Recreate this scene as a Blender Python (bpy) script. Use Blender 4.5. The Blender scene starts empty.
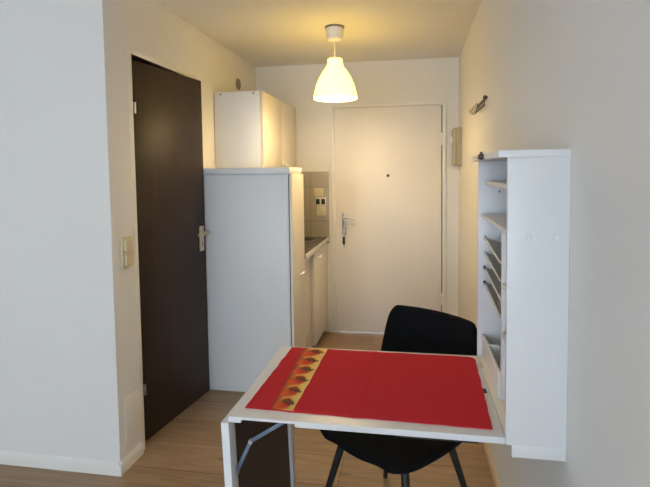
import bpy, bmesh, math, random
from mathutils import Vector, Matrix, noise
random.seed(7)
scene = bpy.context.scene
C = scene.collection
PI = math.pi

# ---------------------------------------------------------------- materials
def new_mat(name):
    m = bpy.data.materials.new(name); m.use_nodes = True
    nt = m.node_tree
    return m, nt, nt.nodes['Principled BSDF']

def mat(name, col, rough=.5, metal=0., noise_scale=0, bump=0., var=0., coat=0., stretch=(1, 1, 1), detail=4, dist=.002):
    m, nt, b = new_mat(name)
    b.inputs['Base Color'].default_value = (*col, 1)
    b.inputs['Roughness'].default_value = rough
    b.inputs['Metallic'].default_value = metal
    b.inputs['Coat Weight'].default_value = coat
    if noise_scale:
        tc = nt.nodes.new('ShaderNodeTexCoord'); mp = nt.nodes.new('ShaderNodeMapping')
        mp.inputs['Scale'].default_value = stretch
        nt.links.new(tc.outputs['Object'], mp.inputs['Vector'])
        n = nt.nodes.new('ShaderNodeTexNoise'); n.inputs['Scale'].default_value = noise_scale
        n.inputs['Detail'].default_value = detail
        nt.links.new(mp.outputs['Vector'], n.inputs['Vector'])
        if bump:
            bp = nt.nodes.new('ShaderNodeBump'); bp.inputs['Strength'].default_value = bump
            bp.inputs['Distance'].default_value = dist
            nt.links.new(n.outputs['Fac'], bp.inputs['Height'])
            nt.links.new(bp.outputs['Normal'], b.inputs['Normal'])
        if var:
            r = nt.nodes.new('ShaderNodeValToRGB')
            r.color_ramp.elements[0].position = .3; r.color_ramp.elements[1].position = .7
            r.color_ramp.elements[0].color = (*[c * (1 - var) for c in col], 1)
            r.color_ramp.elements[1].color = (*[min(1, c * (1 + var)) for c in col], 1)
            nt.links.new(n.outputs['Fac'], r.inputs['Fac'])
            nt.links.new(r.outputs['Color'], b.inputs['Base Color'])
    return m

M = {}
M['wall'] = mat('plaster_wall', (.82, .80, .77), .9, noise_scale=260, bump=.5, dist=.004)
M['ceiling'] = mat('ceiling_paint', (.82, .80, .76), .95, noise_scale=120, bump=.2)
M['trim'] = mat('white_trim', (.82, .80, .75), .45, noise_scale=8, var=.02)
M['cream_trim'] = mat('cream_wood_trim', (.66, .52, .36), .5, noise_scale=14, var=.08, stretch=(1, .1, 1))
M['door_white'] = mat('white_door_paint', (.84, .80, .75), .4, noise_scale=5, var=.015)
M['brown'] = mat('dark_brown_door', (.036, .021, .014), .45, noise_scale=30, var=.12, bump=.05, stretch=(1, 1, .08))
M['brown'].node_tree.nodes['Principled BSDF'].inputs['Specular IOR Level'].default_value = .3
M['brown_board'] = mat('dark_hardboard', (.055, .036, .026), .55, noise_scale=40, var=.1)
M['white'] = mat('white_laminate', (.82, .83, .84), .38, noise_scale=4, var=.01)
M['white_desk'] = mat('white_desk_foil', (.74, .74, .745), .35, noise_scale=6, var=.012)
M['cream'] = mat('cream_laminate', (.80, .75, .66), .38, noise_scale=5, var=.015)
M['metal'] = mat('brushed_steel', (.62, .62, .62), .28, 1.0, noise_scale=60, var=.05)
M['stay'] = mat('blued_steel', (.16, .22, .31), .4, .5, noise_scale=60, var=.05)
M['dark_metal'] = mat('dark_wire', (.10, .075, .06), .4, .7, noise_scale=60, var=.1)
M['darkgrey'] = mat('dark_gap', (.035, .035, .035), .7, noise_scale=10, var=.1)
M['plastic'] = mat('cream_plastic', (.70, .62, .42), .35, noise_scale=10, var=.01)
M['plastic_white'] = mat('white_plastic', (.82, .80, .76), .3, noise_scale=10, var=.01)
M['beige_handle'] = mat('champagne_handle', (.72, .62, .47), .3, .35, noise_scale=20, var=.04)
M['olive'] = mat('olive_beige_box', (.46, .40, .27), .5, noise_scale=20, var=.05)
M['black'] = mat('black_plastic', (.012, .012, .013), .4, noise_scale=30, var=.1)
M['blackfabric'] = mat('black_fabric', (.007, .007, .008), .95, noise_scale=500, bump=.3, var=.2, dist=.001)
M['blackfabric'].node_tree.nodes['Principled BSDF'].inputs['Specular IOR Level'].default_value = .12
M['blackleg'] = mat('black_painted_leg', (.010, .010, .011), .5, noise_scale=30, var=.1)
M['red'] = mat('red_cloth', (.57, .026, .038), .9, noise_scale=700, bump=.5, var=.12, dist=.001)
M['red'].node_tree.nodes['Principled BSDF'].inputs['Specular IOR Level'].default_value = .15
M['stitch'] = mat('red_stitch', (.62, .06, .07), .9, noise_scale=300, var=.1)
M['worktop'] = mat('steel_worktop', (.11, .10, .09), .5, .1, noise_scale=50, var=.15)
M['hob'] = mat('cast_iron_plate', (.012, .012, .012), .5, noise_scale=80, var=.2)
M['vent'] = mat('vent_grey', (.26, .21, .19), .6, noise_scale=60, var=.2)
M['rail'] = mat('grey_rail', (.55, .55, .55), .5, .2, noise_scale=30, var=.03)
M['gasket'] = mat('grey_gasket', (.30, .26, .21), .7, noise_scale=30, var=.05)
M['plate'] = mat('lock_plate_steel', (.50, .50, .52), .3, .6, noise_scale=60, var=.05)
M['bright'] = mat('bright_white_handle', (.92, .91, .90), .2, noise_scale=30, var=.01)
M['paper'] = mat('grey_letter', (.50, .50, .51), .7, noise_scale=30, var=.08)
M['green_tag'] = mat('dark_green_tag', (.012, .04, .022), .5, noise_scale=30, var=.1)
M['window_frame'] = mat('window_frame_paint', (.8, .8, .8), .4, noise_scale=6, var=.02)

# floor: oak planks running along X
def floor_mat():
    m, nt, b = new_mat('oak_planks'); L = nt.links.new; N = nt.nodes.new
    tc = N('ShaderNodeTexCoord'); mp = N('ShaderNodeMapping'); mp.inputs['Location'].default_value = (.35, -.05, 0)
    L(tc.outputs['Object'], mp.inputs['Vector'])
    br = N('ShaderNodeTexBrick'); br.offset = .37; br.squash = 1
    br.inputs['Scale'].default_value = 1; br.inputs['Brick Width'].default_value = 1.28
    br.inputs['Row Height'].default_value = .22; br.inputs['Mortar Size'].default_value = .0018
    br.inputs['Mortar Smooth'].default_value = .3
    br.inputs['Color1'].default_value = (.31, .20, .115, 1); br.inputs['Color2'].default_value = (.45, .305, .185, 1)
    br.inputs['Mortar'].default_value = (.10, .055, .028, 1)
    L(mp.outputs['Vector'], br.inputs['Vector'])
    mp2 = N('ShaderNodeMapping'); mp2.inputs['Scale'].default_value = (.9, 11, 1)
    L(tc.outputs['Object'], mp2.inputs['Vector'])
    n = N('ShaderNodeTexNoise'); n.inputs['Scale'].default_value = 4; n.inputs['Detail'].default_value = 8
    n.inputs['Distortion'].default_value = .6
    L(mp2.outputs['Vector'], n.inputs['Vector'])
    r = N('ShaderNodeValToRGB'); r.color_ramp.elements[0].position = .3; r.color_ramp.elements[1].position = .75
    r.color_ramp.elements[0].color = (.66, .63, .60, 1); r.color_ramp.elements[1].color = (1.15, 1.15, 1.15, 1)
    L(n.outputs['Fac'], r.inputs['Fac'])
    mx = N('ShaderNodeMix'); mx.data_type = 'RGBA'; mx.blend_type = 'MULTIPLY'; mx.inputs[0].default_value = .8
    L(br.outputs['Color'], mx.inputs[6]); L(r.outputs['Color'], mx.inputs[7])
    # knots
    mp3 = N('ShaderNodeMapping'); mp3.inputs['Scale'].default_value = (1.6, 4.5, 1)
    L(tc.outputs['Object'], mp3.inputs['Vector'])
    v = N('ShaderNodeTexVoronoi'); v.inputs['Scale'].default_value = 1.3
    L(mp3.outputs['Vector'], v.inputs['Vector'])
    r2 = N('ShaderNodeValToRGB'); r2.color_ramp.elements[0].position = .02; r2.color_ramp.elements[1].position = .10
    r2.color_ramp.elements[0].color = (.35, .3, .27, 1); r2.color_ramp.elements[1].color = (1, 1, 1, 1)
    L(v.outputs['Distance'], r2.inputs['Fac'])
    mx2 = N('ShaderNodeMix'); mx2.data_type = 'RGBA'; mx2.blend_type = 'MULTIPLY'; mx2.inputs[0].default_value = .8
    L(mx.outputs[2], mx2.inputs[6]); L(r2.outputs['Color'], mx2.inputs[7])
    L(mx2.outputs[2], b.inputs['Base Color'])
    b.inputs['Roughness'].default_value = .42
    bp = N('ShaderNodeBump'); bp.inputs['Strength'].default_value = .25; bp.inputs['Distance'].default_value = .002
    L(br.outputs['Fac'], bp.inputs['Height']); bp.invert = True
    L(bp.outputs['Normal'], b.inputs['Normal'])
    return m
M['floor'] = floor_mat()

def tile_mat():
    m, nt, b = new_mat('beige_tiles'); L = nt.links.new; N = nt.nodes.new
    tc = N('ShaderNodeTexCoord'); sp = N('ShaderNodeSeparateXYZ'); cb = N('ShaderNodeCombineXYZ')
    L(tc.outputs['Object'], sp.inputs[0]); L(sp.outputs['X'], cb.inputs['X']); L(sp.outputs['Z'], cb.inputs['Y'])
    br = N('ShaderNodeTexBrick'); br.offset = 0
    br.inputs['Scale'].default_value = 1; br.inputs['Brick Width'].default_value = .165; br.inputs['Row Height'].default_value = .30
    br.inputs['Mortar Size'].default_value = .003
    br.inputs['Color1'].default_value = (.40, .36, .29, 1); br.inputs['Color2'].default_value = (.37, .33, .27, 1)
    br.inputs['Mortar'].default_value = (.24, .21, .17, 1)
    L(cb.outputs[0], br.inputs['Vector']); L(br.outputs['Color'], b.inputs['Base Color'])
    b.inputs['Roughness'].default_value = .25
    return m
M['tile'] = tile_mat()

def vcol_mat(name, rough=.9):
    m, nt, b = new_mat(name)
    a = nt.nodes.new('ShaderNodeVertexColor'); a.layer_name = 'print'
    nt.links.new(a.outputs['Color'], b.inputs['Base Color']); b.inputs['Roughness'].default_value = rough
    return m
M['print'] = vcol_mat('printed_cloth')

def shade_mat():
    m, nt, b = new_mat('glowing_opal_shade')
    b.inputs['Base Color'].default_value = (.9, .85, .7, 1)
    b.inputs['Roughness'].default_value = .4
    b.inputs['Emission Color'].default_value = (1, .64, .07, 1)
    b.inputs['Emission Strength'].default_value = 3.0
    return m
M['shade'] = shade_mat()
m, nt, b = new_mat('lit_bulb'); b.inputs['Emission Color'].default_value = (1, .85, .6, 1); b.inputs['Emission Strength'].default_value = 6
M['bulb'] = m
m, nt, b = new_mat('window_glass'); b.inputs['Transmission Weight'].default_value = 1; b.inputs['Roughness'].default_value = 0
b.inputs['IOR'].default_value = 1.02; M['glass'] = m

# ---------------------------------------------------------------- mesh helpers
class B:
    def __init__(s): s.bm = bmesh.new()
    def box(s, x0, x1, y0, y1, z0, z1, bev=.0015, M4=None):
        t = bmesh.new()
        r = bmesh.ops.create_cube(t, size=1)
        for v in t.verts:
            v.co = Vector((x0 + (v.co.x + .5) * (x1 - x0), y0 + (v.co.y + .5) * (y1 - y0), z0 + (v.co.z + .5) * (z1 - z0)))
        if bev: bmesh.ops.bevel(t, geom=t.edges[:], offset=bev, segments=2, affect='EDGES', profile=.5)
        if M4: t.transform(M4)
        s._add(t); return s
    def _add(s, t):
        me = bpy.data.meshes.new('tmp'); t.to_mesh(me); t.free(); s.bm.from_mesh(me); bpy.data.meshes.remove(me)
    def lathe(s, prof, c=(0, 0, 0), n=40, M4=None, close=False):
        t = bmesh.new(); rings = []
        for r, z in prof:
            if r < 1e-6: rings.append([t.verts.new((0, 0, z))])
            else: rings.append([t.verts.new((r * math.cos(2 * PI * k / n), r * math.sin(2 * PI * k / n), z)) for k in range(n)])
        seq = list(zip(rings, rings[1:])) + ([(rings[-1], rings[0])] if close else [])
        for a, b_ in seq:
            for k in range(n):
                k2 = (k + 1) % n
                if len(a) == 1 and len(b_) == 1: continue
                if len(a) == 1: t.faces.new((a[0], b_[k], b_[k2]))
                elif len(b_) == 1: t.faces.new((a[k], a[k2], b_[0]))
                else: t.faces.new((a[k], a[k2], b_[k2], b_[k]))
        bmesh.ops.recalc_face_normals(t, faces=t.faces)
        if M4: t.transform(M4)
        t.transform(Matrix.Translation(c)); s._add(t); return s
    def tube(s, pts, r, n=10, r2=None):
        n = max(n, 14) if r > .001 else n
        t = bmesh.new(); pts = [Vector(p) for p in pts]; rings = []
        m_ = len(pts)
        up = Vector((0, 0, 1))
        prev = None
        for i, p in enumerate(pts):
            d = (pts[min(i + 1, m_ - 1)] - pts[max(i - 1, 0)]).normalized()
            if prev is None:
                a = up if abs(d.z) < .9 else Vector((1, 0, 0)); u = d.cross(a).normalized()
            else: u = (prev - d * prev.dot(d)).normalized()
            prev = u; w = d.cross(u)
            rr = r if r2 is None else r + (r2 - r) * i / (m_ - 1)
            rings.append([t.verts.new(p + rr * (math.cos(2 * PI * k / n) * u + math.sin(2 * PI * k / n) * w)) for k in range(n)])
        for a, b_ in zip(rings, rings[1:]):
            for k in range(n): t.faces.new((a[k], a[(k + 1) % n], b_[(k + 1) % n], b_[k]))
        t.faces.new(rings[0][::-1]); t.faces.new(rings[-1])
        bmesh.ops.recalc_face_normals(t, faces=t.faces)
        s._add(t); return s
    def xf(s, M4): s.bm.transform(M4); return s

def world_loc(o):
    v = Vector(o.location)
    while o.parent: o = o.parent; v += Vector(o.location)
    return v

def obj(name, b, m, parent=None, origin=None, smooth=True):
    bm = b.bm if isinstance(b, B) else b
    if parent is not None:
        P = world_loc(parent)
        if origin is None: origin = P
    elif origin is None:
        xs = [v.co for v in bm.verts]
        lo = Vector([min(v[i] for v in xs) for i in range(3)]); hi = Vector([max(v[i] for v in xs) for i in range(3)])
        origin = Vector(((lo.x + hi.x) / 2, (lo.y + hi.y) / 2, lo.z))
    origin = Vector(origin)
    bm.transform(Matrix.Translation(-origin))
    me = bpy.data.meshes.new(name); bm.to_mesh(me); bm.free()
    me.materials.append(m)
    o = bpy.data.objects.new(name, me); C.objects.link(o)
    if parent is not None:
        o.parent = parent; o.location = origin - P
    else: o.location = origin
    if smooth:
        for p in me.polygons: p.use_smooth = True
        try: me.set_sharp_from_angle(angle=math.radians(27))
        except Exception: pass
    return o

def thing(name, label, cat, loc, group=None):
    o = bpy.data.objects.new(name, None); C.objects.link(o); o.location = loc
    o.empty_display_size = .1
    o['label'] = label; o['category'] = cat
    if group: o['group'] = group
    return o
def tag(o, label, cat, group=None):
    o['label'] = label; o['category'] = cat
    if group: o['group'] = group
    return o
def struct(name, b, m, parent=None):
    o = obj(name, b, m, parent, origin=(0, 0, 0) if parent is None else None)
    if parent is None: o['kind'] = 'structure'
    return o

# ---------------------------------------------------------------- room shell
XL, XR, YB, ZC = -1.390, .372, 4.05, 2.373
YP = 1.96        # face of the corner wall on the left
XF, YR = -3.0, -2.8
struct('floor', B().box(XF - .1, XR + .1, YR - .1, YB + .1, -.1, 0, 0), M['floor'])
struct('ceiling', B().box(XF - .1, XR + .1, YR - .1, YB + .1, ZC, ZC + .1, 0), M['ceiling'])
struct('wall_right', B().box(XR, XR + .12, YR, YB + .12, 0, ZC, 0), M['wall'])
struct('wall_far_left', B().box(XF - .12, XF, YR, YP, 0, ZC, 0), M['wall'])
def prism(poly, z0, z1):
    bm = bmesh.new(); a = [bm.verts.new((x, y, z0)) for x, y in poly]; b_ = [bm.verts.new((x, y, z1)) for x, y in poly]
    for k in range(len(poly)): bm.faces.new((a[k], a[(k + 1) % len(poly)], b_[(k + 1) % len(poly)], b_[k]))
    bm.faces.new(a[::-1]); bm.faces.new(b_); bmesh.ops.recalc_face_normals(bm, faces=bm.faces); return bm
struct('wall_corner', prism([(XF - .12, YP), (XL - .004, YP), (XL - .0012, YP + .0012), (XL, YP + .004), (XL, 2.165), (XL - .11, 2.165), (XL - .11, YP + .11), (XF - .12, YP + .11)], 0, ZC), M['wall'])
# left wall with the opening for the brown door
OY0, OY1, OZ = 2.165, 2.86, 2.035
wl = B()
wl.box(XL - .11, XL, OY1, YB + .12, 0, ZC, 0)
wl.box(XL - .11, XL, OY0, OY1, OZ, ZC, 0)
struct('wall_left', wl, M['wall'])
# small room behind the brown door
bh = B()
bh.box(-2.72, -2.62, YP + .11, 3.6, 0, ZC, 0)
bh.box(-2.62, XL - .11, 3.5, 3.6, 0, ZC, 0)
struct('wall_inner', bh, M['wall'])
# back wall with door recess
DX0, DX1, DZ = -.690, .243, 1.995
wb = B()
wb.box(XL - .12, DX0, YB, YB + .12, 0, ZC, 0)
wb.box(DX1, XR + .12, YB, YB + .12, 0, ZC, 0)
wb.box(DX0, DX1, YB, YB + .12, DZ, ZC, 0)
struct('wall_back', wb, M['wall'])
# rear wall with the window that lets the daylight in
WX0, WX1, WZ0, WZ1 = -2.7, .15, .45, 2.25
wr = B()
wr.box(XF - .12, WX0, YR - .15, YR, 0, ZC, 0); wr.box(WX1, XR + .12, YR - .15, YR, 0, ZC, 0)
wr.box(WX0, WX1, YR - .15, YR, 0, WZ0, 0); wr.box(WX0, WX1, YR - .15, YR, WZ1, ZC, 0)
struct('wall_rear', wr, M['wall'])
wf = B()
for (a, b2) in ((WX0, WX0 + .07), (WX1 - .07, WX1), ((WX0 + WX1) / 2 - .05, (WX0 + WX1) / 2 + .05)):
    wf.box(a, b2, YR - .12, YR - .05, WZ0, WZ1)
wf.box(WX0, WX1, YR - .12, YR - .05, WZ0, WZ0 + .07); wf.box(WX0, WX1, YR - .12, YR - .05, WZ1 - .07, WZ1)
win = struct('window_1', wf, M['window_frame'])

# baseboards and frames
def baseboard_bm(p0, p1, nrm, h=.062, t=.014):
    p0 = Vector((*p0, 0)); p1 = Vector((*p1, 0)); nrm = Vector((*nrm, 0))
    prof = [(0, 0), (t, 0), (t, h * .62), (t * .75, h * .78), (t * .45, h * .92), (0, h)]
    bm = bmesh.new(); r = []
    for p in (p0, p1): r.append([bm.verts.new(p + nrm * a + Vector((0, 0, z))) for a, z in prof])
    n = len(prof)
    for k in range(n): bm.faces.new((r[0][k], r[0][(k + 1) % n], r[1][(k + 1) % n], r[1][k]))
    bm.faces.new(r[0]); bm.faces.new(r[1][::-1])
    bmesh.ops.recalc_face_normals(bm, faces=bm.faces)
    return bm
struct('baseboard_corner', baseboard_bm((XF, YP), (XL + .013, YP), (0, -1)), M['trim'])
struct('baseboard_left', baseboard_bm((XL, YP - .013), (XL, OY0 - .033), (1, 0)), M['trim'])
struct('baseboard_right', baseboard_bm((XR, YR), (XR, 2.36), (-1, 0), .05, .017), M['cream_trim'])
struct('baseboard_right_far', baseboard_bm((XR, 2.365), (XR, YB), (-1, 0), .05, .017), M['cream_trim'])
struct('baseboard_back', B().box(-.748, -.716, YB - .014, YB, 0, .06), M['trim'])

fr = B()
fr.box(XL - .11, XL + .003, OY0 - .032, OY0, 0, OZ + .03, .002)
fr.box(XL - .11, XL + .003, OY1, OY1 + .032, 0, OZ + .03, .002)
fr.box(XL - .11, XL + .003, OY0, OY1, OZ, OZ + .03, .002)
struct('trim_1', fr, M['trim'])
# access panel in the left wall, painted over
struct('trim_2', B().box(XL - .004, XL + .0025, 2.01, 2.15, .09, .345, .001), M['wall'])

fr = B()
fr.box(-.714, DX0 + .005, YB - .014, YB + .10, 0, 2.012, .002)
fr.box(.238, .268, YB - .014, YB + .10, 0, 2.012, .002)
fr.box(DX0, DX1, YB - .014, YB + .10, 1.987, 2.012, .002)
struct('trim_3', fr, M['trim'])

# ---------------------------------------------------------------- brown door, slightly ajar
ph = Vector((-1.422, 2.205, 0)); pe = Vector((-1.333, 2.828, 0))
dv = (pe - ph); dl = dv.length; ang = math.atan2(dv.y, dv.x)
T = Matrix.Translation(ph) @ Matrix.Rotation(ang, 4, 'Z')      # local x along leaf, -y towards the room
door = obj('door_1', B().box(0, dl, .002, .04, .006, 2.022, .002).xf(T), M['brown'], origin=ph)
door['kind'] = 'structure'
for z in (1.79, .32):
    hg = B().tube([T @ Vector((-.002, -.020, z - .045)), T @ Vector((-.002, -.020, z + .012))], .0075, 12)
    obj('hinge', hg, M['metal'], door)
    obj('hinge_cap', B().tube([T @ Vector((-.002, -.020, z + .013)), T @ Vector((-.002, -.020, z + .045))], .0075, 12), M['darkgrey'], door)
hp = B().box(dl - .068, dl - .030, -.008, .003, .940, 1.100, .004).xf(T)
dh = obj('door_handle', hp, M['beige_handle'], door)
lv = B().tube([T @ Vector(p) for p in ((dl - .049, -.006, 1.058), (dl - .049, -.040, 1.058), (dl - .052, -.050, 1.058), (dl - .062, -.054, 1.058), (dl - .10, -.055, 1.058), (dl - .155, -.055, 1.056))], .009, 12)
obj('lever', lv, M['beige_handle'], dh)
kh = B().box(dl - .052, dl - .046, -.0095, -.007, .972, .998, .001).xf(T)
obj('keyhole', kh, M['black'], dh)

# ---------------------------------------------------------------- white entrance door
ed = B().box(-.688, .228, YB + .004, YB + .045, .008, 1.985, .003)
ed_o = obj('door_2', ed, M['door_white'], origin=(-.23, YB, 0)); ed_o['kind'] = 'structure'
gap = B().box(.2285, .2375, YB + .02, YB + .03, .01, 1.985, 0)
obj('door_gasket', gap, M['gasket'], ed_o)
for z in (1.70, .33):
    obj('hinge', B().tube([(.232, YB - .006, z - .045), (.232, YB - .006, z + .045)], .008, 12).box(.222, .242, YB - .003, YB + .01, z - .05, z + .05, .002), M['trim'], ed_o)
obj('peephole', B().lathe([(0, .004), (.006, .004), (.011, .003), (.013, 0), (.013, -.006), (0, -.006)], (-.221, YB + .002, 1.395), 20, Matrix.Rotation(PI / 2, 4, 'X')), M['black'], ed_o)
pl = obj('lock_plate', B().box(-.625, -.588, YB - .010, YB + .005, .885, 1.068, .004), M['plate'], ed_o)
lv = B().tube([(-.607, YB - .008, 1.032), (-.607, YB - .048, 1.032), (-.603, YB - .056, 1.032), (-.593, YB - .060, 1.032), (-.54, YB - .061, 1.032), (-.500, YB - .059, 1.030)], .0095, 12)
obj('lever', lv, M['metal'], pl)
obj('lock_cylinder', B().tube([(-.607, YB - .009, .935), (-.607, YB - .026, .935)], .015, 16).box(-.611, -.603, YB - .0115, YB - .0095, .965, 1.0, .0005), M['dark_metal'], pl)
ke = thing('door_key', 'key with dark green fob hanging in the lock of the white entrance door', 'key', (-.607, YB - .024, .77))
obj('key_blade', B().box(-.616, -.598, YB - .040, YB - .0245, .905, .945, .002).box(-.610, -.604, YB - .034, YB - .030, .85, .91, .001), M['metal'], ke)
obj('key_fob', B().box(-.619, -.597, YB - .037, YB - .029, .795, .862, .003), M['green_tag'], ke)
obj('key_tip', B().box(-.612, -.602, YB - .035, YB - .031, .765, .795, .002), M['metal'], ke)

# ---------------------------------------------------------------- tall cabinet
KX = -.757
tc = thing('tall_cabinet', 'tall white cabinet with a bluish side panel, standing next to the brown door', 'cabinet', (-1.08, 3.0, 0))
obj('body', B().box(XL + .003, KX - .022, 2.846, 3.155, .0, 1.424, .001), M['white'], tc)
obj('side_panel', B().box(XL + .012, KX - .022, 2.838, 2.846, .008, 1.420, .002), M['white'], tc)
obj('door_seal', B().box(KX - .022, KX - .017, 2.848, 3.150, .06, 1.418, 0), M['darkgrey'], tc)
dr = obj('door', B().box(KX - .017, KX + .001, 2.84, 3.158, .055, 1.422, .003), M['cream'], tc)
def knob(x, y, z, par, m='plastic_white'):
    b = B().lathe([(0, .024), (.010, .023), (.014, .019), (.014, .015), (.006, .010), (.005, 0), (0, 0)], (x, y, z), 20, Matrix.Rotation(PI / 2, 4, 'Y'))
    return obj('knob', b, M[m], par)
def pull(x, y, z, par):
    b = B().tube([(x, y - .03, z - .006), (x + .018, y - .03, z), (x + .023, y - .016, z + .002), (x + .023, y + .018, z + .004), (x + .018, y + .032, z + .004), (x, y + .032, z - .002)], .0068, 14)
    return obj('handle', b, M['bright'], par)
pull(KX, 3.04, .755, dr)
obj('top_slab', B().box(XL + .003, KX - .010, 2.832, 3.158, 1.425, 1.466, .003), M['white'], tc)
obj('screw_cap', B().lathe([(0, .002), (.006, .001), (.007, 0), (0, 0)], (-1.21, 2.838, .15), 12, Matrix.Rotation(PI / 2, 4, 'X')), M['white'], tc)

# base cabinets
def base_cab(y0, y1, label, py, extra=False, KX=KX):
    t = thing('base_cabinet', label, 'cabinet', (-1.08, (y0 + y1) / 2, 0), None)
    obj('body', B().box(XL + .003, KX - .02, y0, y1, .08, .800, .001), M['cream'], t)
    obj('plinth', B().box(XL + .003, KX - .05, y0, y1, 0, .08, 0), M['darkgrey'], t)
    obj('gap_shade_strip', B().box(XL + .003, KX - .022, y0, y1, .8005, .821, 0), M['darkgrey'], t)  # dark strip stands in for the shade in the gap under the worktop
    d = obj('door', B().box(KX - .018, KX, y0 + .003, y1 - .003, .085, .806, .002), M['cream'], t)
    if py: pull(KX, py, .755, d)
    if extra:
        obj('badge', B().box(KX, KX + .002, y0 + .06, y0 + .11, .758, .772, .0005), M['vent'], d)
        obj('grille_patch', B().box(KX, KX + .002, y0 + .05, y0 + .22, .12, .22, .0005), M['plastic'], d)
    return t
base_cab(3.165, 3.455, 'narrow cream base cabinet with a small dark badge under the worktop, beside the tall cabinet', None, True, -.785)
base_cab(3.475, 4.03, 'wider cream base cabinet with a white handle under the worktop, nearest the entrance door', 3.66)

wt = thing('worktop', 'thin metal kitchen worktop with pale front edge above the base cabinets', 'worktop', (-1.08, 3.6, .828))
obj('slab', B().box(XL + .002, KX + .005, 3.162, YB - .0085, .828, .856, .002), M['worktop'], wt)
obj('front_edge', B().box(KX + .0055, KX + .014, 3.162, YB - .0085, .822, .859, .002), M['plastic_white'], wt)
for y in (3.45, 3.72, 3.90):
    obj('edge_joint', B().box(KX + .0143, KX + .0149, y, y + .004, .825, .857, 0), M['vent'], wt)
for y in (3.50, 3.82):
    h = thing('hotplate', ('near' if y < 3.6 else 'far') + ' round black hotplate on the metal worktop' + (' beside the tall cabinet' if y < 3.6 else ' close to the tiled wall'), 'hotplate', (-.92, y, .8565))
    obj('ring', B().lathe([(.082, 0), (.088, .006), (.094, .006), (.096, 0)], (-.92, y, .8563), 40, close=True), M['vent'], h)
    obj('plate', B().lathe([(0, .010), (.02, .012), (.078, .012), (.081, .009), (.081, 0), (0, 0)], (-.92, y, .8565), 40), M['hob'], h)

# wall cabinet
WXf = -1.032
wc = thing('wall_cabinet', 'white two-door wall cabinet hanging above the tall cabinet and worktop', 'cabinet', (-1.2, 3.6, 1.468))
obj('body', B().box(XL + .002, WXf - .018, 3.135, YB - .004, 1.468, 2.0, .0015), M['cream'], wc)
obj('side_panel', B().box(XL + .004, WXf - .018, 3.130, 3.135, 1.468, 2.0, .001), M['white'], wc)
for x in (-1.335, -1.095):
    obj('screw_cap', B().lathe([(0, .002), (.005, .001), (.006, 0), (0, 0)], (x, 3.130, 1.985), 12, Matrix.Rotation(PI / 2, 4, 'X')), M['black'], wc)
for i, (a, c2) in enumerate(((3.137, 3.598), (3.602, YB - .006))):
    d = obj('door', B().box(WXf - .016, WXf + .002, a, c2, 1.47, 1.998, .002), M['cream'], wc)
    knob(WXf + .002, 3.560 if i == 0 else 3.640, 1.492, d)

# tiles and sockets on the back wall
bs = B().box(XL + .004, -.742, YB - .008, YB - .0005, .80, 1.437, .0005)
o = obj('splashback_tiles', bs, M['tile'], origin=(-.907, YB, .70)); tag(o, 'grey-beige tiled splashback on the wall behind the worktop', 'tiles')
YS = YB - .008
s1 = thing('blank_socket_cover', 'plain beige square cover plate, highest of the three fittings on the tiles', 'cover plate', (-.825, YS, 1.215))
obj('plate', B().box(-.872, -.788, YS - .010, YS, 1.215, 1.292, .004), M['plastic'], s1)
s2 = thing('double_socket', 'white double fitting with two black inserts, middle one on the tiles', 'socket', (-.813, YS, 1.13))
fp = obj('frame', B().box(-.862, -.766, YS - .012, YS, 1.135, 1.208, .004), M['plastic_white'], s2)
for x in (-.838, -.790):
    obj('black_insert', B().box(x - .017, x + .017, YS - .016, YS - .0115, 1.147, 1.196, .002), M['black'], s2)
s3 = thing('rocker_switch', 'cream square rocker switch, lowest fitting on the tiles above the worktop', 'switch', (-.81, YS, 1.045))
obj('frame', B().box(-.852, -.768, YS - .010, YS, 1.048, 1.130, .004), M['plastic'], s3)
obj('rocker', B().box(-.836, -.784, YS - .016, YS - .0095, 1.064, 1.114, .003), M['plastic'], s3)

# double light switch on left wall
sw = thing('light_switch', 'cream double light switch on the wall left of the brown door', 'switch', (XL, 2.06, .98))
obj('frame', B().box(XL, XL + .013, 2.020, 2.102, .980, 1.132, .004), M['plastic'], sw)
for z in (1.020, 1.092):
    obj('rocker', B().box(XL + .0125, XL + .022, 2.036, 2.086, z - .027, z + .027, .003), M['plastic'], sw)

# vent on left wall
ve = thing('wall_vent', 'small round grey-brown vent cap on the wall above the wall cabinet', 'vent', (XL + .001, 3.605, 2.10))
R90 = Matrix.Rotation(PI / 2, 4, 'Y')
obj('rim', B().lathe([(.038, 0), (.045, 0), (.045, .006), (.040, .010), (.036, .006)], (XL + .001, 3.605, 2.142), 32, R90, True), M['vent'], ve)
sl = B().lathe([(0, .004), (.037, .004), (.037, 0), (0, 0)], (XL + .001, 3.605, 2.142), 32, R90)
for k in range(-3, 4):
    w_ = math.sqrt(.034 ** 2 - (k * .009) ** 2)
    sl.box(XL + .004, XL + .008, 3.605 - w_, 3.605 + w_, 2.142 + k * .009 - .002, 2.142 + k * .009 + .002, 0)
obj('grille', sl, M['vent'], ve)

# box on the right wall
bx = thing('wall_box', 'olive-beige wall box with a small grey catch on the right wall beside the entrance door', 'wall box', (.35, 3.95, 1.472))
obj('housing', B().box(.330, XR - .0005, 3.80, YB - .03, 1.472, 1.772, .004), M['olive'], bx)
obj('cover', B().box(.310, .3295, 3.795, YB - .035, 1.475, 1.769, .004), M['olive'], bx)
obj('catch', B().box(.294, .310, 3.885, 3.925, 1.655, 1.71, .004).tube([(.298, 3.905, 1.68), (.288, 3.905, 1.70)], .006, 8), M['metal'], bx)

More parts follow.
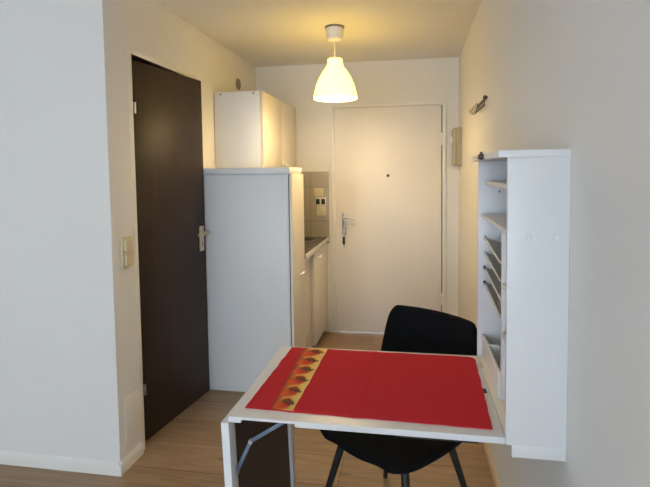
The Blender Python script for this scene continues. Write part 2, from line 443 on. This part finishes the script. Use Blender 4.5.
# coat rack on the right wall
ra = thing('wire_coat_rack', 'small dark wire coat rack with curved hooks on the right wall', 'coat rack', (XR, 2.75, 1.76))
X0 = XR - .006
obj('rail', B().tube([(X0, 2.50, 1.806), (X0, 2.83, 1.806)], .007, 10).tube([(XR - .014, 2.495, 1.808), (XR - .014, 2.518, 1.808)], .0085, 12), M['dark_metal'], ra)
obj('lower_rail', B().tube([(XR - .016, 2.50, 1.768), (XR - .016, 2.85, 1.768)], .0035, 8), M['dark_metal'], ra)
for k in range(6):
    y = 2.505 + k * .064
    P = [(X0 - .002, y, 1.804), (XR - .015, y, 1.79), (XR - .016, y, 1.770)]
    for j in range(1, 9):
        a = j / 8 * PI * .8
        P.append((XR - .016 - .017 * (1 - math.cos(a)) , y + .02 * j / 8, 1.770 - .014 * math.sin(a) + .006 * j / 8))
    P.append((P[-1][0] - .004, P[-1][1] + .004, P[-1][2] + .016))
    obj('hook', B().tube(P, .0021, 8), M['dark_metal'], ra)

# ---------------------------------------------------------------- pendant lamp
lx, ly = -.506, 3.046
la = thing('pendant_lamp', 'lit bell-shaped opal pendant lamp hanging from the ceiling before the entrance door', 'lamp', (lx, ly, 1.9))
obj('ceiling_ring', B().lathe([(0, ZC), (.064, ZC), (.062, ZC - .010), (0, ZC - .010)], (lx, ly, 0), 40), M['vent'], la)
obj('canopy', B().lathe([(0, 2.362), (.058, 2.362), (.058, 2.350), (.053, 2.305), (.045, 2.290), (.025, 2.282), (.006, 2.277), (0, 2.277)], (lx, ly, 0), 40), M['plastic_white'], la)
obj('cord', B().tube([(lx, ly, 2.278), (lx, ly, 2.16)], .0035, 8), M['plastic_white'], la)
def _sh(r, z): return (r * .965, 1.911 + (z - 1.905) * .922)
prof = [(.006, 2.183), (.046, 2.183), (.050, 2.178), (.0495, 2.160), (.052, 2.140), (.062, 2.122), (.080, 2.098), (.098, 2.068), (.114, 2.034), (.128, 1.998), (.138, 1.958), (.145, 1.925), (.147, 1.905)]
prof = [_sh(*q) for q in prof]
inner = [(max(r - .003, .003), z - .002 if i < 3 else z) for i, (r, z) in enumerate(prof)][::-1]
obj('lamp_shade', B().lathe(prof + inner, (lx, ly, 0), 56, close=True), M['shade'], la)
obj('socket', B().lathe([(0, 2.155), (.02, 2.155), (.02, 2.11), (0, 2.11)], (lx, ly, 0), 24), M['plastic_white'], la)
obj('bulb', B().lathe([(0, 2.11), (.014, 2.11), (.018, 2.095), (.03, 2.07), (.034, 2.05), (.03, 2.028), (.016, 2.014), (0, 2.010)], (lx, ly, 0), 24), M['bulb'], la)

# ---------------------------------------------------------------- wall desk
Y0, Y1 = 1.20, 1.748
CX = .2272
de = thing('wall_desk', 'white wall-mounted desk cabinet with its tabletop folded down, on the right wall', 'desk', (.30, 1.46, .70))
mdesk = M['white_desk']
obj('side_panel', B().box(CX, XR - .0005, Y0, Y0 + .015, .742, 1.468, .001), mdesk, de)
obj('side_panel', B().box(CX, XR - .0005, Y1 - .015, Y1, .742, 1.468, .001), mdesk, de)
obj('top_panel', B().box(CX - .022, XR - .0005, Y0 - .001, Y1 + .006, 1.4682, 1.486, .001), mdesk, de)
obj('bottom_panel', B().box(CX + .016, XR - .0005, Y0 + .004, Y1 - .004, .708, .7418, .001), mdesk, de)
obj('back_panel', B().box(XR - .008, XR - .001, Y0 + .0155, Y1 - .0155, .742, 1.468, 0), mdesk, de)
SX = .250
ya, yb = Y0 + .0153, Y1 - .0153
obj('shelf', B().box(SX, XR - .0085, ya, yb, 1.385, 1.398, .0008), mdesk, de)
obj('shelf', B().box(SX - .012, XR - .0085, ya, yb, 1.268, 1.281, .0008), mdesk, de)
DY = 1.395
obj('divider', B().box(SX, XR - .0085, DY, DY + .012, .762, 1.2675, .0008), mdesk, de)
obj('shelf', B().box(SX, XR - .0085, ya, DY - .0003, 1.098, 1.110, .0008), mdesk, de)
obj('shelf', B().box(SX, XR - .0085, ya, DY - .0003, .955, .967, .0008), mdesk, de)
obj('divider', B().box(SX, XR - .0085, 1.300, 1.312, .762, .9545, .0008), mdesk, de)
# letter trays, sloping a little towards the divider
for z in (1.193, 1.140, 1.086, 1.032):
    ylo, yhi = DY + .0125, yb
    bm = bmesh.new()
    dz = .028
    def quadslab(bm, x0, x1, ya_, yb_, zf0, zb0, drop, t):
        vs = []
        for (x, y, zz) in ((x0, ya_, zf0 - drop), (x1, ya_, zb0 - drop), (x1, yb_, zb0), (x0, yb_, zf0)):
            vs.append((bm.verts.new((x, y, zz)), bm.verts.new((x, y, zz - t))))
        for k in range(4):
            a, b_ = vs[k], vs[(k + 1) % 4]; bm.faces.new((a[0], b_[0], b_[1], a[1]))
        bm.faces.new([v[0] for v in vs]); bm.faces.new([v[1] for v in vs][::-1])
        bmesh.ops.recalc_face_normals(bm, faces=bm.faces)
    quadslab(bm, .252, XR - .009, ylo, yhi, z, z - .03, dz, .005)
    tr = obj('letter_tray', bm, M['paper'], de)
    obj('tray_rail', B().tube([(.250, ylo + .002, z - dz + .001), (.250, yhi - .002, z + .001)], .0042, 10), M['rail'], tr)
    obj('rail_cap', B().tube([(.2498, yhi - .022, z - .001), (.2498, yhi - .004, z + .002)], .0056, 10), M['black' if z < 1.1 else 'metal'], tr)
obj('front_lip', B().box(.243, .251, DY + .0125, yb, .762, .842, .001), M['cream'], de)
obj('divider', B().box(.2515, XR - .0085, 1.62, 1.628, .762, .842, .001), mdesk, de)
obj('inner_base', B().box(SX - .022, XR - .0085, ya, yb, .7425, .7615, .0008), M['cream'], de)
for x in (.277, .342):
    obj('screw_cap', B().lathe([(0, .0025), (.0075, .002), (.0085, 0), (0, 0)], (x, Y0, 1.272), 20, Matrix.Rotation(PI / 2, 4, 'X')), mdesk, de)
obj('shelf_pin_hole', B().tube([(.30, yb + .0003, 1.36), (.30, yb - .001, 1.36)], .003, 10), M['black'], de)
# lock catch on the top panel front edge
cat = B().lathe([(0, .012), (.006, .010), (.009, .004), (.009, -.004), (.006, -.008), (0, -.010)], (CX - .027, 1.46, 1.477), 20, Matrix.Rotation(-PI / 2, 4, 'Y'))
cat.tube([(CX - .028, 1.46, 1.468), (CX - .028, 1.46, 1.492)], .004, 10)
obj('catch', cat, M['dark_metal'], de)

ZT, TT = .761, .017
TX0, TX1, TY0, TY1 = -.513, .2262, 1.198, 1.727
tb = bmesh.new()
# front profile with the shallow cut-out towards the leg
poly = [(TX0, ZT), (TX1, ZT), (TX1, ZT - TT), (-.322, ZT - TT), (-.322, ZT - .008), (-.476, ZT - .008), (-.476, ZT - TT), (TX0, ZT - TT)]
r0 = [tb.verts.new((x, TY0, z)) for x, z in poly]; r1 = [tb.verts.new((x, TY1, z)) for x, z in poly]
n = len(poly)
for k in range(n): tb.faces.new((r0[k], r0[(k + 1) % n], r1[(k + 1) % n], r1[k]))
tb.faces.new(r0); tb.faces.new(r1[::-1])
bmesh.ops.recalc_face_normals(tb, faces=tb.faces)
bmesh.ops.bevel(tb, geom=tb.edges[:], offset=.0008, segments=1, affect='EDGES')
top = obj('tabletop', tb, M['cream'] if False else mdesk, de, smooth=False)
obj('hinge', B().box(TX1 - .016, TX1 + .004, 1.62, 1.66, ZT - .001, ZT + .0022, .0005).tube([(TX1 + .003, 1.62, ZT + .002), (TX1 + .003, 1.66, ZT + .002)], .003, 8), M['metal'], top)
obj('support_bar', B().box(-.05, .163, 1.206, 1.222, ZT - TT - .009, ZT - TT - .0005, .0005), M['black'], top)
# leg panel
Lp = Vector((-.5135, 1.199, 0)); 
TL = Matrix.Translation((Lp.x, Lp.y, .742)) @ Matrix.Rotation(math.radians(2.2), 4, 'Y').inverted() @ Matrix.Rotation(math.radians(-2.0), 4, 'Z')
W = .524; zb = -.735
lg = B()
lg.box(-.023, 0, 0, .055, zb, -.001, .001); lg.box(-.023, .013, W - .030, W, zb, -.018, .001)
lg.box(-.023, 0, .055, W - .034, -.06, -.001, 0); lg.box(-.023, 0, .055, W - .034, zb, zb + .06, 0)
lg.xf(TL)
legp = obj('leg_panel', lg, mdesk, de)
obj('dark_board', B().box(-.014, -.003, .055, W - .034, zb + .0605, -.0605, 0).box(-.0, .0015, .04, W - .0302, zb + .02, -.004, 0).xf(TL), M['brown_board'], legp)
obj('near_hinge', B().tube([(-.507, 1.232, .736), (-.507, 1.262, .736)], .005, 10), M['metal'], legp)
# folding stay
def bar(b, p, q, w, t):
    p, q = Vector(p), Vector(q); d = (q - p); L_ = d.length; a = math.atan2(d.z, d.x)
    Mx = Matrix.Translation(p) @ Matrix.Rotation(-a, 4, 'Y')
    b.box(-w / 2, L_ + w / 2, -t / 2, t / 2, -w / 2, w / 2, .0008, Mx)
    return b
J = (-.462, 1.235, .672)
st = obj('folding_stay', bar(bar(B(), (-.350, 1.235, .7445), J, .011, .0025), J, (-.507, 1.232, .578), .011, .0025), M['stay'], de)
def bolt(p, r=.0065):
    return B().tube([(p[0], p[1] - .007, p[2]), (p[0], p[1] + .004, p[2])], r, 14)
obj('bolt', bolt(J), M['metal'], st)
obj('bolt', bolt((-.505, 1.232, .578)), M['metal'], st)
obj('bracket', B().box(-.512, -.5055, 1.222, 1.245, .555, .603, .001), M['metal'], st)

# ---------------------------------------------------------------- table runner / placemat
def mat_point(u, v, edge=True):
    # u across (left -> right), v near -> far
    A, Bc, Cc, D = Vector((-.481, 1.247)), Vector((.201, 1.230)), Vector((.214, 1.706)), Vector((-.466, 1.712))
    p = (A * (1 - u) + Bc * u) * (1 - v) + (D * (1 - u) + Cc * u) * v
    w = .003
    p = p + Vector((noise.noise(Vector((v * 9, u * 3, 1))) * w, noise.noise(Vector((u * 12, v * 3, 5))) * w))
    return p
def mat_z(u, v):
    e = max(0, 1 - min(u, 1 - u, v, 1 - v) / .03)
    z = ZT + .0028 + .0007 * noise.noise(Vector((u * 7, v * 5, 9))) + .0006 * e * (1 + noise.noise(Vector((u * 30, v * 30, 2))))
    z += .0012 * math.exp(-((u - .475) / .008) ** 2)        # fold crease
    return z
bm = bmesh.new(); NU, NV = 150, 90
g = []; g2 = []
for i in range(NU + 1):
    ra_, rb_ = [], []
    for j in range(NV + 1):
        u, v = i / NU, j / NV
        # round the far right corner
        cu, cv = u, v
        p = mat_point(cu, cv)
        if u > .96 and v > .94:
            a = (u - .96) / .04; b_ = (v - .94) / .06
            k = max(0, math.hypot(a, b_) - 1)
            p -= Vector((a, b_ * 1.0)) * k * .022
        z = mat_z(u, v)
        ra_.append(bm.verts.new((p.x, p.y, z))); rb_.append(bm.verts.new((p.x, p.y, ZT + .0003)))
    g.append(ra_); g2.append(rb_)
for i in range(NU):
    for j in range(NV):
        bm.faces.new((g[i][j], g[i + 1][j], g[i + 1][j + 1], g[i][j + 1]))
for i in range(NU):
    bm.faces.new((g[i][0], g2[i][0], g2[i + 1][0], g[i + 1][0])); bm.faces.new((g[i][NV], g[i + 1][NV], g2[i + 1][NV], g2[i][NV]))
for j in range(NV):
    bm.faces.new((g[0][j], g[0][j + 1], g2[0][j + 1], g2[0][j])); bm.faces.new((g[NU][j], g2[NU][j], g2[NU][j + 1], g[NU][j + 1]))
bmesh.ops.recalc_face_normals(bm, faces=bm.faces)
rn = obj('table_mat', bm, M['red'], origin=(-.13, 1.47, ZT + .0003))
tag(rn, 'red cloth table mat with a yellow printed fruit strip, lying on the folded-down tabletop', 'table mat')
# stitching
stb = B()
for i in range(64):
    for v in (.022, .978):
        u = .012 + i / 64 * .97
        if u > .955 and v > .9: continue
        p, q = mat_point(u, v), mat_point(u + .008, v)
        stb.tube([(p.x, p.y, mat_z(u, v) + .0003), (q.x, q.y, mat_z(u + .008, v) + .0003)], .0005, 4)
so_ = obj('stitching', stb, M['stitch'], rn)
# label
lb = B().box(.2005, .2175, 1.435, 1.463, ZT + .0004, ZT + .0022, .0004)
so_['kind'] = 'stuff'
obj('care_label', lb, M['black'], rn)
# printed strip
def sm(a, b_, x):
    t = max(0, min(1, (x - a) / (b_ - a))); return t * t * (3 - 2 * t)
def mix(a, b_, t): return tuple(x + (y - x) * t for x, y in zip(a, b_))
def strip_col(s, t):
    # s across strip 0..1 (left -> right), t along 0..6 (six fruits)
    f = t - math.floor(t); k = math.floor(t)
    nz = noise.noise(Vector((s * 4, t * 4, 3)))
    col = mix((.36, .045, .02), (.62, .20, .035), sm(.02, .28, s))          # dull orange-red left border
    if s > .2: col = mix(col, (.78, .50, .09), sm(.2, .42, s + nz * .04))
    col = mix(col, (.86, .62, .22), sm(.55, 1, s + .25 * nz) * .8)
    # berry: fat body leaning left, pointed to lower left
    dx, dy = (s - .42), (f - .40)
    ca, sa = math.cos(.5), math.sin(.5)
    bx_, by_ = dx * ca + dy * .62 * sa, -dx * sa + dy * .62 * ca
    wdt = .21 * (1 + .9 * bx_)
    d = math.hypot(bx_ / .40, by_ / (wdt * 1.3))
    berry = 1 - sm(.82, 1.08, d + .06 * nz)
    bc = mix((.72, .10, .02), (.55, .02, .015), sm(-.25, .2, bx_ + nz * .1))
    bc = mix(bc, (.85, .32, .06), sm(.1, .3, -by_) * .5)
    col = mix(col, bc, berry)
    # leaves along the upper right of the berry
    lx_, ly_ = s - .62, f - .60
    rag = .04 * math.sin(s * 30 + k) + .05 * nz
    leaf = 1 - sm(.7, 1.05, math.hypot(lx_ / .34, (ly_ + rag + .30 * lx_) / .19))
    col = mix(col, (.10, .055, .018), leaf * .92)
    stem = 1 - sm(.6, 1.1, math.hypot((s - .52) / .05, (f - .76) / .10))
    col = mix(col, (.16, .10, .02), stem * .8)
    return col
bm = bmesh.new(); NS, NT = 44, 260; gr = []; cols = []
for i in range(NS + 1):
    row = []
    for j in range(NT + 1):
        s, t = i / NS, j / NT
        v = .004 + t * .992
        u = (.085 + .118 * s) * 1.0 - .0 * t
        u = (.110 * (1 - t) + .070 * t) * (1 - s) + (.208 * (1 - t) + .206 * t) * s
        p = mat_point(u, v)
        row.append(bm.verts.new((p.x, p.y, mat_z(u, v) + .0004)))
        cols.append(strip_col(s, t * 6))
    gr.append(row)
for i in range(NS):
    for j in range(NT): bm.faces.new((gr[i][j], gr[i + 1][j], gr[i + 1][j + 1], gr[i][j + 1]))
ps = obj('printed_strip', bm, M['print'], rn)
at = ps.data.color_attributes.new('print', 'FLOAT_COLOR', 'POINT')
for i, c_ in enumerate(cols): at.data[i].color = (*c_, 1)
ps['label'] = 'yellow strip printed with six strawberries'

# ---------------------------------------------------------------- chair
CP = Vector((-.068, 1.803, 0)); face = math.radians(34)
# local: +y = direction the sitter faces -> world (-sin, -cos)
fy = Vector((-math.sin(face), -math.cos(face), 0)); fx = Vector((fy.y, -fy.x, 0))
TC = Matrix(((fx.x, fy.x, 0, CP.x), (fx.y, fy.y, 0, CP.y), (0, 0, 1, 0), (0, 0, 0, 1)))
ch = thing('chair', 'black fabric shell chair with slim black legs pushed under the folded-down tabletop', 'chair', CP)
def shell():
    bm = bmesh.new(); NU_, NV_ = 24, 40; g = []
    # profile: y, z, half width
    key = [(0, .250, .420, .140), (.06, .245, .432, .20), (.15, .205, .444, .240), (.30, .08, .442, .262), (.45, -.06, .433, .265), (.55, -.16, .441, .262),
           (.63, -.215, .485, .258), (.72, -.245, .56, .250), (.84, -.270, .68, .241), (.93, -.286, .775, .228), (.98, -.293, .820, .212), (1, -.296, .836, .180)]
    def prof_at(t):
        for a, b_ in zip(key, key[1:]):
            if t <= b_[0] + 1e-9:
                k = (t - a[0]) / (b_[0] - a[0]); return [a[i] + (b_[i] - a[i]) * k for i in (1, 2, 3)]
        return key[-1][1:]
    for j in range(NV_ + 1):
        t = j / NV_; y, z, hw = prof_at(t)
        back = sm(.5, .75, t); row = []
        for i in range(NU_ + 1):
            u = i / NU_ * 2 - 1
            row.append(bm.verts.new((u * hw, y + back * .055 * u * u * (hw / .22), z + (1 - back) * .022 * u * u - back * .0 * u * u)))
        g.append(row)
    for j in range(NV_):
        for i in range(NU_): bm.faces.new((g[j][i], g[j][i + 1], g[j + 1][i + 1], g[j + 1][i]))
    bmesh.ops.recalc_face_normals(bm, faces=bm.faces)
    for _ in range(3): bmesh.ops.smooth_vert(bm, verts=bm.verts, factor=.5, use_axis_x=True, use_axis_y=True, use_axis_z=True)
    bm.transform(TC)
    return bm
so = obj('seat_shell', shell(), M['blackfabric'], ch)
md = so.modifiers.new('solid', 'SOLIDIFY'); md.thickness = .030; md.offset = 0
md = so.modifiers.new('sub', 'SUBSURF'); md.levels = 1; md.render_levels = 1
fr = B()
fr.tube([TC @ Vector(p) for p in ((-.12, .12, .413), (.12, .12, .413))], .011, 10).tube([TC @ Vector(p) for p in ((-.12, -.12, .413), (.12, -.12, .413))], .011, 10)
fr.tube([TC @ Vector(p) for p in ((-.12, .12, .413), (-.12, -.12, .413))], .011, 10).tube([TC @ Vector(p) for p in ((.12, .12, .413), (.12, -.12, .413))], .011, 10)
obj('underframe', fr, M['blackleg'], ch)
LO = Vector((-.006, 0, 0))
for sx in (-1, 1):
    for sy in (-1, 1):
        a = TC @ Vector((sx * .137, sy * .137, .425)) + LO; b_ = LO + TC @ Vector((sx * .232, sy * .232, .001))
        obj('leg', B().tube([a, a.lerp(b_, .5), b_], .016, 16, .0105), M['blackleg'], ch)

# ---------------------------------------------------------------- lights
w = bpy.data.worlds.new('World'); scene.world = w; w.use_nodes = True
bg = w.node_tree.nodes['Background']; bg.inputs[0].default_value = (.72, .86, 1, 1); bg.inputs[1].default_value = 3.0
pl_ = bpy.data.lights.new('window_portal', 'AREA'); pl_.shape = 'RECTANGLE'; pl_.size = WX1 - WX0; pl_.size_y = WZ1 - WZ0
pl_.cycles.is_portal = True
po = bpy.data.objects.new('window_portal', pl_); C.objects.link(po)
po.location = ((WX0 + WX1) / 2, YR - .02, (WZ0 + WZ1) / 2); po.rotation_euler = (PI / 2, 0, PI)   # shines towards +Y
po.rotation_euler = (-PI / 2, 0, 0)
bl = bpy.data.lights.new('bulb_light', 'POINT'); bl.energy = 5; bl.color = (1, .76, .46); bl.shadow_soft_size = .05
bo = bpy.data.objects.new('bulb_light', bl); C.objects.link(bo); bo.location = (lx, ly, 1.93)

# ---------------------------------------------------------------- camera
f, cx, cy = 467., 337., 197.
def d(px, py): return Vector((px - cx, py - cy, f)).normalized()
Yc = d(414, 170); Xc = -d(-2500, 205); Xc = (Xc - Yc * Xc.dot(Yc)).normalized(); Zc = Xc.cross(Yc)
right = Vector((Xc.x, Yc.x, Zc.x)); down = Vector((Xc.y, Yc.y, Zc.y)); fwd = Vector((Xc.z, Yc.z, Zc.z))
cam = bpy.data.cameras.new('camera'); co = bpy.data.objects.new('camera', cam); C.objects.link(co)
up = -down; bk = -fwd
co.matrix_world = Matrix(((right.x, up.x, bk.x, 0), (right.y, up.y, bk.y, 0), (right.z, up.z, bk.z, 1.44), (0, 0, 0, 1)))
cam.sensor_fit = 'HORIZONTAL'; cam.sensor_width = 36; cam.lens = f * 36 / 650
cam.shift_x = -(cx - 325) / 650; cam.shift_y = -(243.5 - cy) / 650
cam.clip_start = .02
scene.camera = co
vs = scene.view_settings
vs.view_transform = 'Standard'; vs.look = 'None'; vs.gamma = 1; vs.use_curve_mapping = False; vs.exposure = 1.22
